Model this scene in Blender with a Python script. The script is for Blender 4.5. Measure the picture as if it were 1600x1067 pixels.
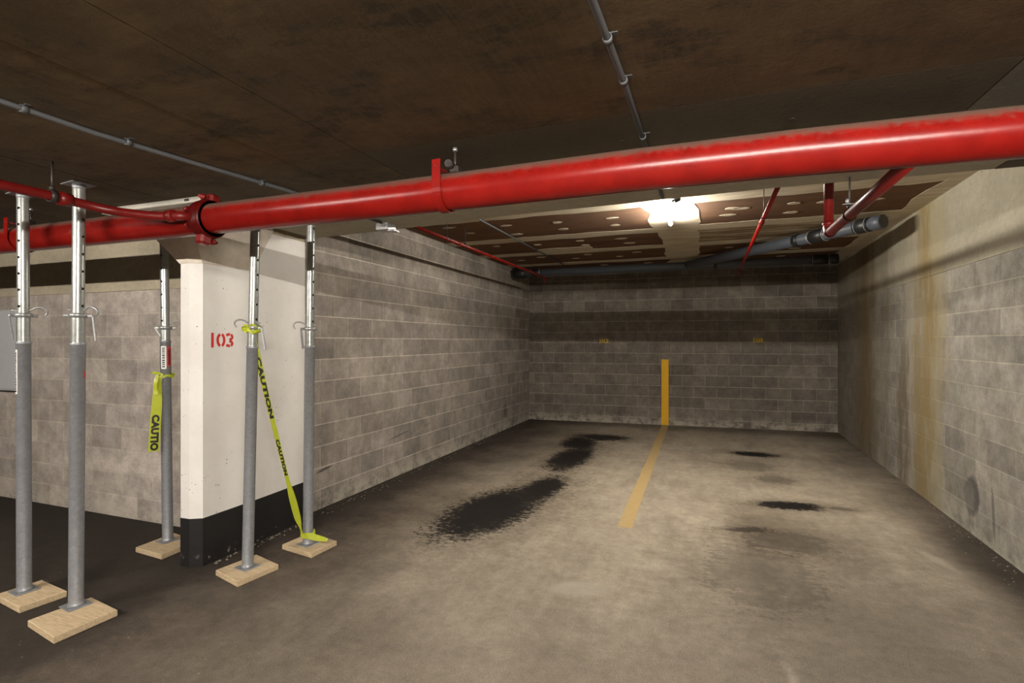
import bpy, bmesh, math, random
from mathutils import Vector, Matrix
random.seed(7)
PI = math.pi
S = bpy.context.scene
COL = S.collection
for o in list(bpy.data.objects): bpy.data.objects.remove(o)

# ------------------------------------------------------------------ camera, world, lamps, exposure
EYE = 1.57                       # lens height above the floor
cam_d = bpy.data.cameras.new('camera'); cam = bpy.data.objects.new('camera', cam_d); COL.objects.link(cam)
cam_d.sensor_width = 36.0; cam_d.lens = 822.4 / 1600 * 36.0; cam_d.clip_start = .02
cam.location = (0, 0, EYE); cam.rotation_euler = (math.radians(90), 0, math.radians(20.3))
S.camera = cam
W = bpy.data.worlds.new('world'); S.world = W; W.use_nodes = True
W.node_tree.nodes['Background'].inputs[0].default_value = (1.0, .86, .68, 1)
W.node_tree.nodes['Background'].inputs[1].default_value = 0.3
S.view_settings.view_transform = 'Standard'; S.view_settings.look = 'None'
S.view_settings.gamma = 1.0; S.view_settings.use_curve_mapping = False
S.view_settings.exposure = 0.0
E_AISLE = 1600.0                   # tubes over the aisle, behind the camera
E_LEFT = 680.0
E_BAY = 430.0                     # bare tube in the parking bay
LAMP_AISLE = (1.0, .935, .85); LAMP_BAY = (1.0, .945, .84)

# ------------------------------------------------------------------ helpers
def link(o, parent=None):
    COL.objects.link(o)
    if parent is not None: o.parent = parent
    return o
def tag(o, label=None, cat=None, group=None, kind=None):
    if label: o['label'] = label
    if cat: o['category'] = cat
    if group: o['group'] = group
    if kind: o['kind'] = kind
    return o
def empty(name, loc, rot=(0, 0, 0)):
    o = bpy.data.objects.new(name, None); o.location = loc; o.rotation_euler = rot
    o.empty_display_size = .1
    return link(o)

class MB:
    """collects shapes into one mesh"""
    def __init__(s): s.v = []; s.f = []; s.sm = []
    def add(s, vs, fs, smooth=False):
        b = len(s.v); s.v += [tuple(v) for v in vs]
        for f in fs: s.f.append([b + i for i in f]); s.sm.append(smooth)
        return s
    def box(s, x0, x1, y0, y1, z0, z1, M=None):
        vs = [Vector((x, y, z)) for z in (z0, z1) for y in (y0, y1) for x in (x0, x1)]
        if M: vs = [M @ v for v in vs]
        return s.add(vs, [(0, 2, 3, 1), (4, 5, 7, 6), (0, 1, 5, 4), (2, 6, 7, 3), (0, 4, 6, 2), (1, 3, 7, 5)])
    def cbox(s, x0, x1, y0, y1, z0, z1, c, M=None):
        """box with chamfered edges"""
        bm = bmesh.new(); bmesh.ops.create_cube(bm, size=1)
        for v in bm.verts: v.co = Vector(((x0 + x1) / 2 + v.co.x * (x1 - x0), (y0 + y1) / 2 + v.co.y * (y1 - y0), (z0 + z1) / 2 + v.co.z * (z1 - z0)))
        bmesh.ops.bevel(bm, geom=list(bm.edges), offset=c, segments=1, affect='EDGES')
        bm.verts.index_update()
        vs = [(M @ v.co) if M else v.co.copy() for v in bm.verts]
        fs = [[v.index for v in f.verts] for f in bm.faces]; bm.free()
        return s.add(vs, fs)
    def prism(s, pts, z0, z1):
        n = len(pts)
        a = sum(pts[i][0] * pts[(i + 1) % n][1] - pts[(i + 1) % n][0] * pts[i][1] for i in range(n))
        if a < 0: pts = pts[::-1]
        vs = [(p[0], p[1], z0) for p in pts] + [(p[0], p[1], z1) for p in pts]
        fs = [list(range(n))[::-1], list(range(n, 2 * n))] + [(i, (i + 1) % n, n + (i + 1) % n, n + i) for i in range(n)]
        return s.add(vs, fs)
    def lathe(s, prof, n=24, M=None, cap=True):
        """prof: list of (r, z)"""
        vs = []
        for r, z in prof:
            for i in range(n):
                a = 2 * PI * i / n; vs.append(Vector((r * math.cos(a), r * math.sin(a), z)))
        if M: vs = [M @ v for v in vs]
        fs = []
        for k in range(len(prof) - 1):
            for i in range(n):
                j = (i + 1) % n; fs.append((k * n + i, k * n + j, (k + 1) * n + j, (k + 1) * n + i))
        s.add(vs, fs, True)
        if cap:
            b = len(s.v) - len(vs)
            s.f.append([b + i for i in range(n)][::-1]); s.sm.append(False)
            s.f.append([b + (len(prof) - 1) * n + i for i in range(n)]); s.sm.append(False)
        return s
    def tube(s, pts, r, n=12, cap=True):
        pts = [Vector(p) for p in pts]; rs = r if isinstance(r, (list, tuple)) else [r] * len(pts)
        t = [(pts[min(i + 1, len(pts) - 1)] - pts[max(i - 1, 0)]).normalized() for i in range(len(pts))]
        up = Vector((0, 0, 1)) if abs(t[0].z) < .9 else Vector((1, 0, 0))
        nrm = (up - t[0] * up.dot(t[0])).normalized(); vs = []
        for i, p in enumerate(pts):
            nrm = (nrm - t[i] * nrm.dot(t[i])).normalized(); bn = t[i].cross(nrm)
            for k in range(n):
                a = 2 * PI * k / n; vs.append(p + (nrm * math.cos(a) + bn * math.sin(a)) * rs[i])
        fs = [(i * n + k, i * n + (k + 1) % n, (i + 1) * n + (k + 1) % n, (i + 1) * n + k) for i in range(len(pts) - 1) for k in range(n)]
        b = len(s.v); s.add(vs, fs, True)
        if cap:
            s.f.append([b + i for i in range(n)][::-1]); s.sm.append(False)
            s.f.append([b + (len(pts) - 1) * n + i for i in range(n)]); s.sm.append(False)
        return s
    def mesh(s, name, mat):
        me = bpy.data.meshes.new(name); me.from_pydata(s.v, [], s.f)
        me.polygons.foreach_set('use_smooth', s.sm); me.update()
        if mat: me.materials.append(mat)
        return me
    def build(s, name, mat, parent=None, label=None):
        o = link(bpy.data.objects.new(name, s.mesh(name, mat)), parent)
        if label: o['label'] = label
        return o

# ------------------------------------------------------------------ materials
class NT:
    def __init__(s, name):
        s.m = bpy.data.materials.new(name); s.m.use_nodes = True; s.t = s.m.node_tree
        s.b = s.t.nodes['Principled BSDF']; s.geo = s.t.nodes.new('ShaderNodeNewGeometry'); s.P = s.geo.outputs['Position']
    def n(s, kind, **kw):
        nd = s.t.nodes.new(kind)
        for k, v in kw.items():
            if k.startswith('_'): s.inp(nd, k[1:], v)
            else: setattr(nd, k, v)
        return nd
    def inp(s, nd, k, v):
        i = nd.inputs[int(k)] if k.isdigit() else nd.inputs[k]
        if hasattr(v, 'is_linked'): s.t.links.new(v, i)
        else:
            if hasattr(i.default_value, '__len__') and len(i.default_value) == 4 and len(v) == 3: v = (*v, 1)
            i.default_value = v
    def noise(s, scale, detail=4, rough=.6, vec=None, stretch=None, dist=0, color=False):
        v = vec or s.P
        if stretch:
            mp = s.n('ShaderNodeMapping'); s.inp(mp, 'Vector', v); mp.inputs['Scale'].default_value = stretch; v = mp.outputs[0]
        nd = s.n('ShaderNodeTexNoise', _Vector=v, _Scale=scale, _Detail=detail, _Roughness=rough, _Distortion=dist)
        return nd.outputs['Color' if color else 'Fac']
    def math(s, op, a, b=None, clamp=False):
        nd = s.n('ShaderNodeMath', operation=op, use_clamp=clamp); s.inp(nd, '0', a)
        if b is not None: s.inp(nd, '1', b)
        return nd.outputs[0]
    def ramp(s, v, a, b, lo=0., hi=1., smooth=True):
        nd = s.n('ShaderNodeMapRange', interpolation_type='SMOOTHSTEP' if smooth else 'LINEAR')
        for k, x in zip(('Value', 'From Min', 'From Max', 'To Min', 'To Max'), (v, a, b, lo, hi)): s.inp(nd, k, x)
        return nd.outputs[0]
    def mix(s, f, a, b, mode='MIX'):
        nd = s.n('ShaderNodeMix', data_type='RGBA', blend_type=mode)
        s.inp(nd, '0', f); s.inp(nd, '6', a); s.inp(nd, '7', b); return nd.outputs[2]
    def xyz(s, v=None):
        nd = s.n('ShaderNodeSeparateXYZ'); s.inp(nd, '0', v or s.P); return nd.outputs
    def ell(s, c, r, rot=0, wob=.5, nscale=6, edge=.35, axes='xy', sx=1):
        """mask of a ragged ellipse of dirt lying at c on the floor (or on a wall)"""
        mp = s.n('ShaderNodeMapping', vector_type='TEXTURE'); s.inp(mp, 'Vector', s.P)
        if axes == 'xy': mp.inputs['Location'].default_value = (c[0], c[1], 0); mp.inputs['Scale'].default_value = (r[0], r[1], 50); mp.inputs['Rotation'].default_value = (0, 0, rot)
        if axes == 'yz': mp.inputs['Location'].default_value = (0, c[0], c[1]); mp.inputs['Scale'].default_value = (50, r[0], r[1]); mp.inputs['Rotation'].default_value = (rot, 0, 0)
        l = s.n('ShaderNodeVectorMath', operation='LENGTH', _0=mp.outputs[0]).outputs['Value']
        nz = s.noise(nscale, 9, .78, stretch=(sx, 1, 1) if sx != 1 else None)
        w = s.math('MULTIPLY', s.math('SUBTRACT', nz, .5), wob * 3)
        if sx != 1:
            n2 = s.noise(26, 5, .8, stretch=(sx, 1, 1))
            w = s.math('ADD', w, s.math('MULTIPLY', s.math('SUBTRACT', n2, .5), 2.6))
        return s.ramp(s.math('ADD', l, w), 1 + edge, 1 - edge)
    def bump(s, h, strength=.3, dist=.01):
        nd = s.n('ShaderNodeBump', _Height=h, _Strength=strength, _Distance=dist)
        s.t.links.new(nd.outputs[0], s.b.inputs['Normal']); return nd
    def out(s, color=None, rough=.8, metal=0.):
        if color is not None: s.inp(s.b, 'Base Color', color)
        s.inp(s.b, 'Roughness', rough); s.inp(s.b, 'Metallic', metal)
        return s.m

def plain(name, col, rough=.6, metal=0., var=.12, scale=25, bump=.0, spec=None):
    t = NT(name); f = t.noise(scale, 5, .65)
    c = t.mix(f, tuple(max(0, x * (1 - var * 2)) for x in col), tuple(min(1, x * (1 + var * 2)) for x in col))
    if bump: t.bump(t.noise(scale * 4, 4), bump, .004)
    if spec is not None: t.inp(t.b, 'Specular IOR Level', spec)
    return t.out(c, rough, metal)

def emit(name, col, strength):
    t = NT(name); t.inp(t.b, 'Emission Color', col); t.inp(t.b, 'Emission Strength', strength)
    return t.out(col, .5)

BLOCK = (.250, .215, .178)
def block_mat(name, extra=None, base=BLOCK):
    t = NT(name)
    oi = t.n('ShaderNodeObjectInfo').outputs['Random']
    v = t.ramp(oi, 0, 1, .80, 1.16, False)
    big = t.ramp(t.noise(.9, 3, .6), .3, .75, .86, 1.10)
    mid = t.ramp(t.noise(6, 8, .78), .25, .8, .62, 1.34)
    fine = t.ramp(t.noise(120, 3, .7), .2, .85, .84, 1.13)
    f = t.math('MULTIPLY', t.math('MULTIPLY', v, big), t.math('MULTIPLY', mid, fine))
    hue = t.mix(t.ramp(t.noise(2.1, 2), .35, .7), tuple(base), (base[0] * .97, base[1] * .97, base[2] * 1.02))
    c = t.mix(1.0, hue, t.n('ShaderNodeCombineXYZ', _0=f, _1=f, _2=f).outputs[0], 'MULTIPLY')
    # light efflorescence just above the floor
    z = t.xyz()[2]
    low = t.math('MULTIPLY', t.ramp(z, .22, .02), t.ramp(t.noise(6, 8, .82), .40, .56))
    c = t.mix(t.math('MULTIPLY', low, .6), c, (.44, .40, .32))
    if extra: c = extra(t, c)
    t.bump(t.math('ADD', t.noise(90, 4, .7), t.math('MULTIPLY', t.noise(14, 3), .6)), .45, .006)
    return t.out(c, .93)

def right_stains_shade(t, c):
    x, y, z = t.xyz()
    nz = t.math('MULTIPLY', t.math('SUBTRACT', t.noise(1.3, 7, .7, stretch=(1, 3, .8)), .5), 1.3)
    yy = t.math('ADD', y, nz)
    def streak(c0, w, col, amt, zr=None):
        nonlocal c
        d = t.math('ABSOLUTE', t.math('SUBTRACT', yy, c0))
        m = t.math('MULTIPLY', t.ramp(d, w, 0), t.ramp(t.noise(4, 6, .72, stretch=(1, 3.5, .5)), .12, .52))
        if zr: m = t.math('MULTIPLY', m, t.ramp(z, zr[0], zr[1]))
        c = t.mix(t.math('MULTIPLY', m, amt), c, col)
    streak(6.38, .75, (.27, .205, .095), .80)
    streak(6.36, .20, (.24, .16, .05), .5)
    streak(6.10, .22, (.36, .32, .21), .45)
    streak(6.78, .20, (.40, .37, .30), .5)
    streak(7.02, .22, (.13, .092, .050), .75, (2.0, 1.2))
    streak(8.7, .90, (.165, .105, .035), .95)
    streak(7.7, .30, (.17, .135, .085), .5)
    far = t.math('MULTIPLY', t.ramp(yy, 6.3, 10.2), .55)  # towards the far corner: brown dirt plus weaker light, both put into the colour
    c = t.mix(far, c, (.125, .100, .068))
    # tyre rub marks
    m = t.ell((5.33, .31), (.135, .165), .25, .25, 7, .18, 'yz')
    core = t.ell((5.38, .28), (.10, .12), .25, .3, 9, .4, 'yz')
    m = t.math('SUBTRACT', t.math('MULTIPLY', m, .82), t.math('MULTIPLY', core, .30), True)
    c = t.mix(m, c, (.050, .045, .045))
    m2 = t.ell((4.97, .28), (.022, .19), -.1, .25, 5, .4, 'yz')
    return t.mix(t.math('MULTIPLY', m2, .6), c, (.06, .055, .05))
def left_stains(t, c):
    for (cy, cz, ry, rz, rot, a) in ((4.06, .36, .10, .013, .12, .8), (5.35, .47, .20, .010, .10, .6), (6.0, .50, .12, .008, .1, .4), (8.75, .33, .10, .10, 0, .6), (4.5, .42, .05, .006, .1, .5)):
        m = t.ell((cy, cz), (ry, rz), rot, .35 if rz > .05 else .15, 14, .4, 'yz')
        c = t.mix(t.math('MULTIPLY', m, a), c, (.03, .027, .025))
    return c

M_BLOCK = block_mat('block_plain')
M_BLOCK_L = block_mat('block_scuffed', left_stains, (.275, .238, .200))
M_BLOCK_R = block_mat('block_rust_streaked', right_stains_shade, (.325, .298, .252))
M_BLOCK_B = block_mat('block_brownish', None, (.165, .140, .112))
M_BLOCK_O = block_mat('block_outer', None, (.43, .375, .32))
def mortar(name, col, extra=None):
    t = NT(name); c = t.mix(t.ramp(t.noise(6, 5, .7), .3, .7), tuple(x * .75 for x in col), tuple(x * 1.1 for x in col))
    if extra: c = extra(t, c)
    t.bump(t.noise(150, 3), .3, .004); return t.out(c, .95)
M_MORTAR = mortar('mortar', (.46, .40, .335))
M_MORTAR_R = mortar('mortar_right', (.39, .36, .29), right_stains_shade)
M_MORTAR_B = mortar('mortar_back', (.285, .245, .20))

def poured(name, col, extra=None, holes=True):
    t = NT(name)
    f = t.math('MULTIPLY', t.ramp(t.noise(1.3, 5, .6, stretch=(1, 1, 2)), .25, .8, .82, 1.12), t.ramp(t.noise(22, 5, .7), .2, .8, .88, 1.1))
    c = t.mix(1.0, col, t.n('ShaderNodeCombineXYZ', _0=f, _1=f, _2=f).outputs[0], 'MULTIPLY')
    if extra: c = extra(t, c)
    if holes:
        vo = t.n('ShaderNodeTexVoronoi', _Vector=t.P, _Scale=15.0)
        h = t.math('MULTIPLY', t.ramp(vo.outputs['Distance'], .13, .08), t.ramp(t.noise(3, 3), .48, .62))
        c = t.mix(t.math('MULTIPLY', h, .75), c, tuple(x * .25 for x in col))
    t.bump(t.noise(40, 5, .7), .25, .006)
    return t.out(c, .9)
M_CONC_R = poured('poured_concrete_right', (.37, .335, .255), right_stains_shade)
M_CONC_O = poured('poured_concrete_outer', (.40, .345, .25))
M_CONC_G = poured('poured_concrete_grey', (.25, .225, .18))

def ceiling_mat():
    t = NT('board_marked_ceiling')
    oi = t.n('ShaderNodeObjectInfo').outputs['Random']
    a = t.ramp(t.noise(.8, 8, .72, stretch=(1, .8, 1), dist=.5), .42, .58)
    c = t.mix(t.ramp(t.noise(8, 8, .78, stretch=(.5, 1.5, 1)), .3, .75), (.095, .062, .029), (.165, .110, .054))
    c = t.mix(t.math('MULTIPLY', a, .62), c, (.058, .040, .022))
    b = t.ramp(t.noise(2.0, 10, .82, stretch=(.7, 1.3, 1)), .51, .62)
    c = t.mix(t.math('MULTIPLY', b, .72), c, (.024, .018, .011))
    grain = t.ramp(t.noise(5, 6, .7, stretch=(7, .8, 1), dist=1.4), .44, .60)
    c = t.mix(t.math('MULTIPLY', grain, .22), c, (.15, .115, .06))
    f = t.ramp(oi, 0, 1, .86, 1.1, False)
    c = t.mix(1.0, c, t.n('ShaderNodeCombineXYZ', _0=f, _1=f, _2=f).outputs[0], 'MULTIPLY')
    sp = t.ramp(t.noise(60, 4, .7), .66, .74)
    c = t.mix(t.math('MULTIPLY', sp, .4), c, (.03, .02, .012))
    t.bump(t.noise(50, 5, .7), .22, .006)
    return t.out(c, .88)
M_CEIL = ceiling_mat()
M_CEIL_BAND = poured('ceiling_grey_band', (.098, .076, .049), None, False)
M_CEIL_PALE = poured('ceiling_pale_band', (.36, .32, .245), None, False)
M_CEIL_MID = poured('ceiling_mid_band', (.16, .145, .115), None, False)

def floor_mat():
    t = NT('worn_asphalt_floor'); x, y, z = t.xyz()
    wob = t.math('MULTIPLY', t.math('SUBTRACT', t.noise(.7, 5, .6), .5), 1.6)
    xx = t.math('ADD', x, wob)
    # pale cement dust: strongest in the bay and along the tyre tracks towards the aisle
    l = t.math('MULTIPLY', t.ramp(xx, -3.1, -1.5), t.ramp(xx, 2.5, 1.1))
    yb = t.math('ADD', y, t.math('MULTIPLY', t.math('SUBTRACT', t.noise(.9, 4), .5), 1.5))
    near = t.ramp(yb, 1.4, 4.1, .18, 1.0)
    dust = t.math('MULTIPLY', l, near)
    trk = t.ramp(t.noise(1.5, 7, .72, stretch=(1.5, .5, 1)), .28, .7, .66, 1.14)
    dust = t.math('MULTIPLY', dust, trk, True)
    pale = t.mix(t.ramp(t.noise(3.2, 7, .75), .3, .7), (.36, .305, .235), (.47, .405, .315))
    mid = t.mix(t.ramp(t.noise(2.4, 8, .78), .3, .7), (.034, .026, .021), (.105, .082, .063))
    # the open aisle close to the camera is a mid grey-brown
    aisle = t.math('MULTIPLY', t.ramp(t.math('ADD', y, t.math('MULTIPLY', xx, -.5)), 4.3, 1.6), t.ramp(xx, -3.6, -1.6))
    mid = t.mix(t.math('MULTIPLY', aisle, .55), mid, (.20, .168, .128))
    c = t.mix(dust, mid, pale)
    wear = t.ell((1.0, 2.7), (.85, 1.7), .15, .6, 2.2, .6)
    c = t.mix(t.math('MULTIPLY', wear, .62), c, (.10, .085, .067))
    wear = t.ell((.55, 4.9), (.38, .55), .1, .6, 5, .6)
    c = t.mix(t.math('MULTIPLY', wear, .55), c, (.10, .075, .05))
    # grime along the walls
    g = t.math('MULTIPLY', t.ramp(t.math('ADD', x, t.math('MULTIPLY', wob, .35)), -2.85, -3.28), t.ramp(y, 9.5, 3.4, .55, 1.0))
    c = t.mix(t.math('MULTIPLY', g, .85), c, (.030, .024, .019))
    g = t.math('MULTIPLY', t.ramp(t.math('ADD', x, t.math('MULTIPLY', wob, .3)), 1.50, 1.95), t.ramp(y, 7.2, 4.2))
    c = t.mix(t.math('MULTIPLY', g, .8), c, (.022, .018, .014))
    g = t.ramp(t.math('ADD', y, t.math('MULTIPLY', wob, .25)), 9.5, 10.1)
    c = t.mix(t.math('MULTIPLY', g, .55), c, (.045, .036, .028))
    g = t.math('MULTIPLY', t.ramp(t.math('ADD', y, t.math('MULTIPLY', wob, .3)), 2.5, 3.05), t.ramp(x, -3.4, -3.6))
    c = t.mix(t.math('MULTIPLY', g, .75), c, (.030, .024, .019))
    # oil
    oil = [((-1.88, 4.55), (.36, .80), -.12, 1.0, .42), ((-1.66, 5.35), (.20, .55), -.1, 1, .5), ((-1.72, 6.95), (.26, .75), -.05, 1, .55), ((-1.86, 8.0), (.26, .5), .1, 1, .6),
           ((-1.62, 8.60), (.42, .26), .0, .95, .6), ((.62, 8.05), (.30, .15), 0, 1, .5), ((.50, 7.3), (.28, .28), 0, .4, .9), ((.72, 6.65), (.2, .2), 0, .4, .8),
           ((.74, 5.64), (.30, .13), .15, 1, .45), ((.34, 4.80), (.18, .06), .3, .7, .7), ((.60, 4.6), (.3, .25), 0, .4, .9), ((.35, 3.9), (.35, .5), 0, .30, .9), ((1.2, 5.7), (.12, .05), 0, .4, .6)]
    for cc, r, rot, a, w in oil:
        halo = t.ell(cc, (r[0] * 1.6, r[1] * 1.25), rot, w * 1.3, 7, .8, sx=.9)
        c = t.mix(t.math('MULTIPLY', halo, .50 * a), c, (.085, .060, .036))
    om = None
    for cc, r, rot, a, w in oil:
        m = t.math('MULTIPLY', t.ell(cc, r, rot, w, 7, .20, sx=.65), a)
        om = m if om is None else t.math('MAXIMUM', om, m)
        c = t.mix(m, c, (.010, .008, .007))
    # aggregate and pale flecks
    ag = t.math('MULTIPLY', t.ramp(t.noise(150, 4, .8), .3, .72, .66, 1.30), t.ramp(t.noise(14, 7, .8), .3, .7, .86, 1.12))
    c = t.mix(1.0, c, t.n('ShaderNodeCombineXYZ', _0=ag, _1=ag, _2=ag).outputs[0], 'MULTIPLY')
    fl = t.math('MULTIPLY', t.ramp(t.noise(30, 2, .5), .74, .80), .35)
    c = t.mix(fl, c, (.45, .40, .32))
    for cc, r, rot in (((.48, 6.15), (.03, .22), .1), ((1.55, 4.6), (.04, .18), .3), ((.42, 8.6), (.10, .35), .2), ((-.75, 3.3), (.22, .10), .4), ((.42, 2.3), (.03, .5), .1)):
        c = t.mix(t.math('MULTIPLY', t.ell(cc, r, rot, .6, 8, .5), .35), c, (.50, .45, .37))
    t.bump(t.math('ADD', t.noise(160, 4, .7), t.math('MULTIPLY', t.noise(9, 4), 1.5)), .5, .006)
    t.out(c, .86)
    t.inp(t.b, 'Specular IOR Level', .22)
    t.inp(t.b, 'Roughness', t.math('SUBTRACT', .88, t.math('MULTIPLY', om, .18)))
    return t.m
M_FLOOR = floor_mat()

def red_mat():
    t = NT('red_pipe_paint')
    c = t.mix(t.ramp(t.noise(9, 5), .3, .7), (.140, .0042, .003), (.185, .0062, .004))
    nz = t.xyz(t.geo.outputs['Normal'])[2]
    d = t.math('ADD', nz, t.math('MULTIPLY', t.math('SUBTRACT', t.noise(45, 5, .75), .5), .8))
    c = t.mix(t.ramp(d, .30, .80, 0, .9), c, (.085, .055, .038))       # settled dust
    t.bump(t.noise(70, 4), .12, .003)
    t.inp(t.b, 'Specular IOR Level', .27)
    t.out(c, .30); t.inp(t.b, 'Roughness', t.ramp(d, .2, .8, .27, .9)); return t.m
M_RED = red_mat()
M_REDDARK = plain('red_pipe_dull', (.135, .006, .005), .36, var=.2, spec=.35)
def galv(name, col, rough=.42):
    t = NT(name)
    v = t.n('ShaderNodeTexVoronoi', _Vector=t.P, _Scale=70.0)
    f = t.math('ADD', t.math('MULTIPLY', t.xyz(v.outputs['Color'])[0], .22), t.math('MULTIPLY', t.noise(11, 5, .7), .5))
    c = t.mix(f, tuple(x * .62 for x in col), tuple(min(1, x * 1.25) for x in col))
    t.bump(t.noise(120, 3), .08, .002)
    return t.out(c, rough, .55)
M_GALV = galv('galvanised_outer', (.36, .37, .39), .50)
M_GALV_IN = galv('galvanised_inner', (.40, .41, .385), .30)
M_STEEL = galv('zinc_steel', (.42, .42, .42), .28)
M_RUSTY = plain('dark_steel', (.05, .04, .035), .5, .5)
M_BLACKR = plain('black_rubber', (.012, .012, .013), .45)
M_DRAIN = plain('grey_blue_drain_pipe', (.075, .085, .105), .45, var=.08)
M_CONDUIT = plain('grey_conduit', (.075, .078, .082), .55, .1)
def wood_mat():
    t = NT('fresh_pine'); g = t.noise(14, 5, .6, stretch=(1, 7, 7), dist=.6)
    c = t.mix(t.ramp(g, .3, .7), (.42, .31, .18), (.58, .45, .29)); t.bump(t.noise(60, 3, stretch=(1, 8, 8)), .1, .002)
    return t.out(c, .75)
M_WOOD = wood_mat()
def white_paint():
    t = NT('white_pillar_paint')
    c = t.mix(t.ramp(t.noise(2.5, 6, .7), .25, .75), (.68, .645, .605), (.77, .74, .70))
    vo = t.n('ShaderNodeTexVoronoi', _Vector=t.P, _Scale=26.0)
    h = t.math('MULTIPLY', t.ramp(vo.outputs['Distance'], .15, .10), t.ramp(t.noise(4, 3), .50, .60))
    h = t.math('MULTIPLY', h, t.ramp(t.noise(9, 2), .42, .55))
    c = t.mix(t.math('MULTIPLY', h, .85), c, (.13, .105, .085))
    s = t.ramp(t.noise(3, 7, .8, stretch=(1, 1, .45)), .60, .74)
    c = t.mix(t.math('MULTIPLY', s, .22), c, (.36, .31, .25))
    t.bump(t.noise(30, 5), .15, .006); return t.out(c, .62)
M_WHITE = white_paint()
def black_paint():
    t = NT('black_pillar_paint'); z = t.xyz()[2]
    c = t.mix(t.noise(8, 5), (.006, .006, .006), (.016, .014, .014))
    chip = t.math('MULTIPLY', t.ramp(t.noise(13, 6, .75), .60, .66), t.ramp(z, .11, .02))
    c = t.mix(chip, c, (.30, .25, .19)); t.bump(t.noise(18, 5), .35, .008); return t.out(c, .5)
M_BLACK = black_paint()
M_CAP = poured('capital_concrete', (.66, .58, .49), None, False)
def yellow_paint(name, wear):
    t = NT(name); c = t.mix(t.noise(12, 5), (.62, .33, .006), (.74, .42, .012)) if wear < .3 else t.mix(t.noise(12, 7, .8), (.42, .27, .085), (.60, .42, .16))
    w = t.ramp(t.noise(40, 6, .8), .5 - wear * .2, .78 - wear * .2)
    c = t.mix(t.math('MULTIPLY', w, wear), c, (.40, .33, .22)); return t.out(c, .8)
M_YWALL = yellow_paint('yellow_wall_paint', .12)
M_YFLOOR = yellow_paint('yellow_floor_paint', .62)
M_YDULL = plain('yellow_stencil_paint', (.62, .40, .03), .8)
M_REDINK = plain('red_stencil_paint', (.55, .022, .018), .7, var=.1)
M_TAPE = plain('yellow_green_tape', (.40, .44, .030), .35, var=.08)
M_INK = plain('black_print', (.006, .006, .006), .5)
M_LABEL = plain('white_sticker', (.70, .68, .64), .5, var=.04)
M_LABELR = plain('red_sticker', (.55, .05, .05), .5, var=.1)
M_CAB = plain('grey_cabinet_paint', (.46, .46, .47), .45, var=.04)
M_FIX = plain('white_fixture_enamel', (.45, .42, .36), .45, var=.08)
def gyp():
    t = NT('brown_drywall_paper'); c = t.mix(t.ramp(t.noise(3, 6, .7, stretch=(.5, 1.5, 1)), .3, .7), (.095, .038, .012), (.150, .066, .020)); return t.out(c, .85)
M_GYP = gyp()
def mud():
    t = NT('joint_compound'); c = t.mix(t.ramp(t.noise(5, 6, .75, stretch=(.4, 2, 1)), .30, .66), (.68, .60, .46), (.50, .42, .30)); return t.out(c, .85)
M_MUD = mud()
def mudthin():
    t = NT('thin_joint_compound'); c = t.mix(t.ramp(t.noise(3, 6, .7, stretch=(.35, 3, 1)), .38, .60), (.50, .43, .30), (.18, .10, .045)); return t.out(c, .85)
M_MUDTHIN = mudthin()

# ------------------------------------------------------------------ block walls
FLOOR_Z = 0.0
CEIL = EYE + .91          # slab over the aisle
BAYC = EYE + 1.355        # drywall ceiling of the bay
_bm_cache = {}
def block_mesh(w, h, mat):
    k = (round(w, 2), round(h, 3), mat.name)
    if k in _bm_cache: return _bm_cache[k]
    w = k[0]; c = .002; d = .035
    def ring(i, y): return [(-w / 2 + i, y, -h / 2 + i), (w / 2 - i, y, -h / 2 + i), (w / 2 - i, y, h / 2 - i), (-w / 2 + i, y, h / 2 - i)]
    v = ring(0, d) + ring(0, c) + ring(c, 0)
    f = [(3, 2, 1, 0)]
    for b in (0, 4):
        for i in range(4): f.append((b + i, b + (i + 1) % 4, b + 4 + (i + 1) % 4, b + 4 + i))
    f.append((8, 9, 10, 11))
    me = bpy.data.meshes.new('block'); me.from_pydata(v, [], f); me.materials.append(mat); me.update()
    _bm_cache[k] = me; return me

def block_wall(name, a, b, z_top, mat, m_mortar, phase, z_line=EYE + .04, course=.203, blk=.406, thick=.18, z_wall=None, start=0.0):
    """wall from a to b (plan points); the face is on the left-hand side looking from a to b turned towards the room (normal = right of a->b)"""
    a = Vector((a[0], a[1], 0)); b = Vector((b[0], b[1], 0)); L = (b - a).length; dx = (b - a).normalized()
    nrm = Vector((dx.y, -dx.x, 0))                       # towards the room
    ang = math.atan2(dx.y, dx.x)
    R = Matrix.Rotation(ang, 4, 'Z')
    wall = MB().box(0, L, .0022, thick, -.05, z_wall or z_top, Matrix.Translation(a) @ R).build(name, m_mortar)
    wall['kind'] = 'structure'
    k0 = math.ceil((z_line) / course)
    z = z_line - k0 * course
    row = 0
    while z < z_top - .02:
        z0 = max(z, -.02); z1 = min(z + course, z_top)
        if z1 - z0 > .03:
            s = -((row % 2) * blk / 2 + phase) % blk - blk
            while s < L:
                s0 = max(s, 0); s1 = min(s + blk, L)
                if s1 - s0 > .05:
                    w = s1 - s0 - .010
                    o = bpy.data.objects.new('block', block_mesh(w, round(z1 - z0 - .010, 3), mat))
                    p = a + dx * ((s0 + s1) / 2) + nrm * random.uniform(-.0006, .0010)
                    o.location = (p.x, p.y, (z0 + z1) / 2); o.rotation_euler = (0, 0, ang)
                    link(o, wall)
                s += blk
        z += course; row += 1
    return wall

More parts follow.
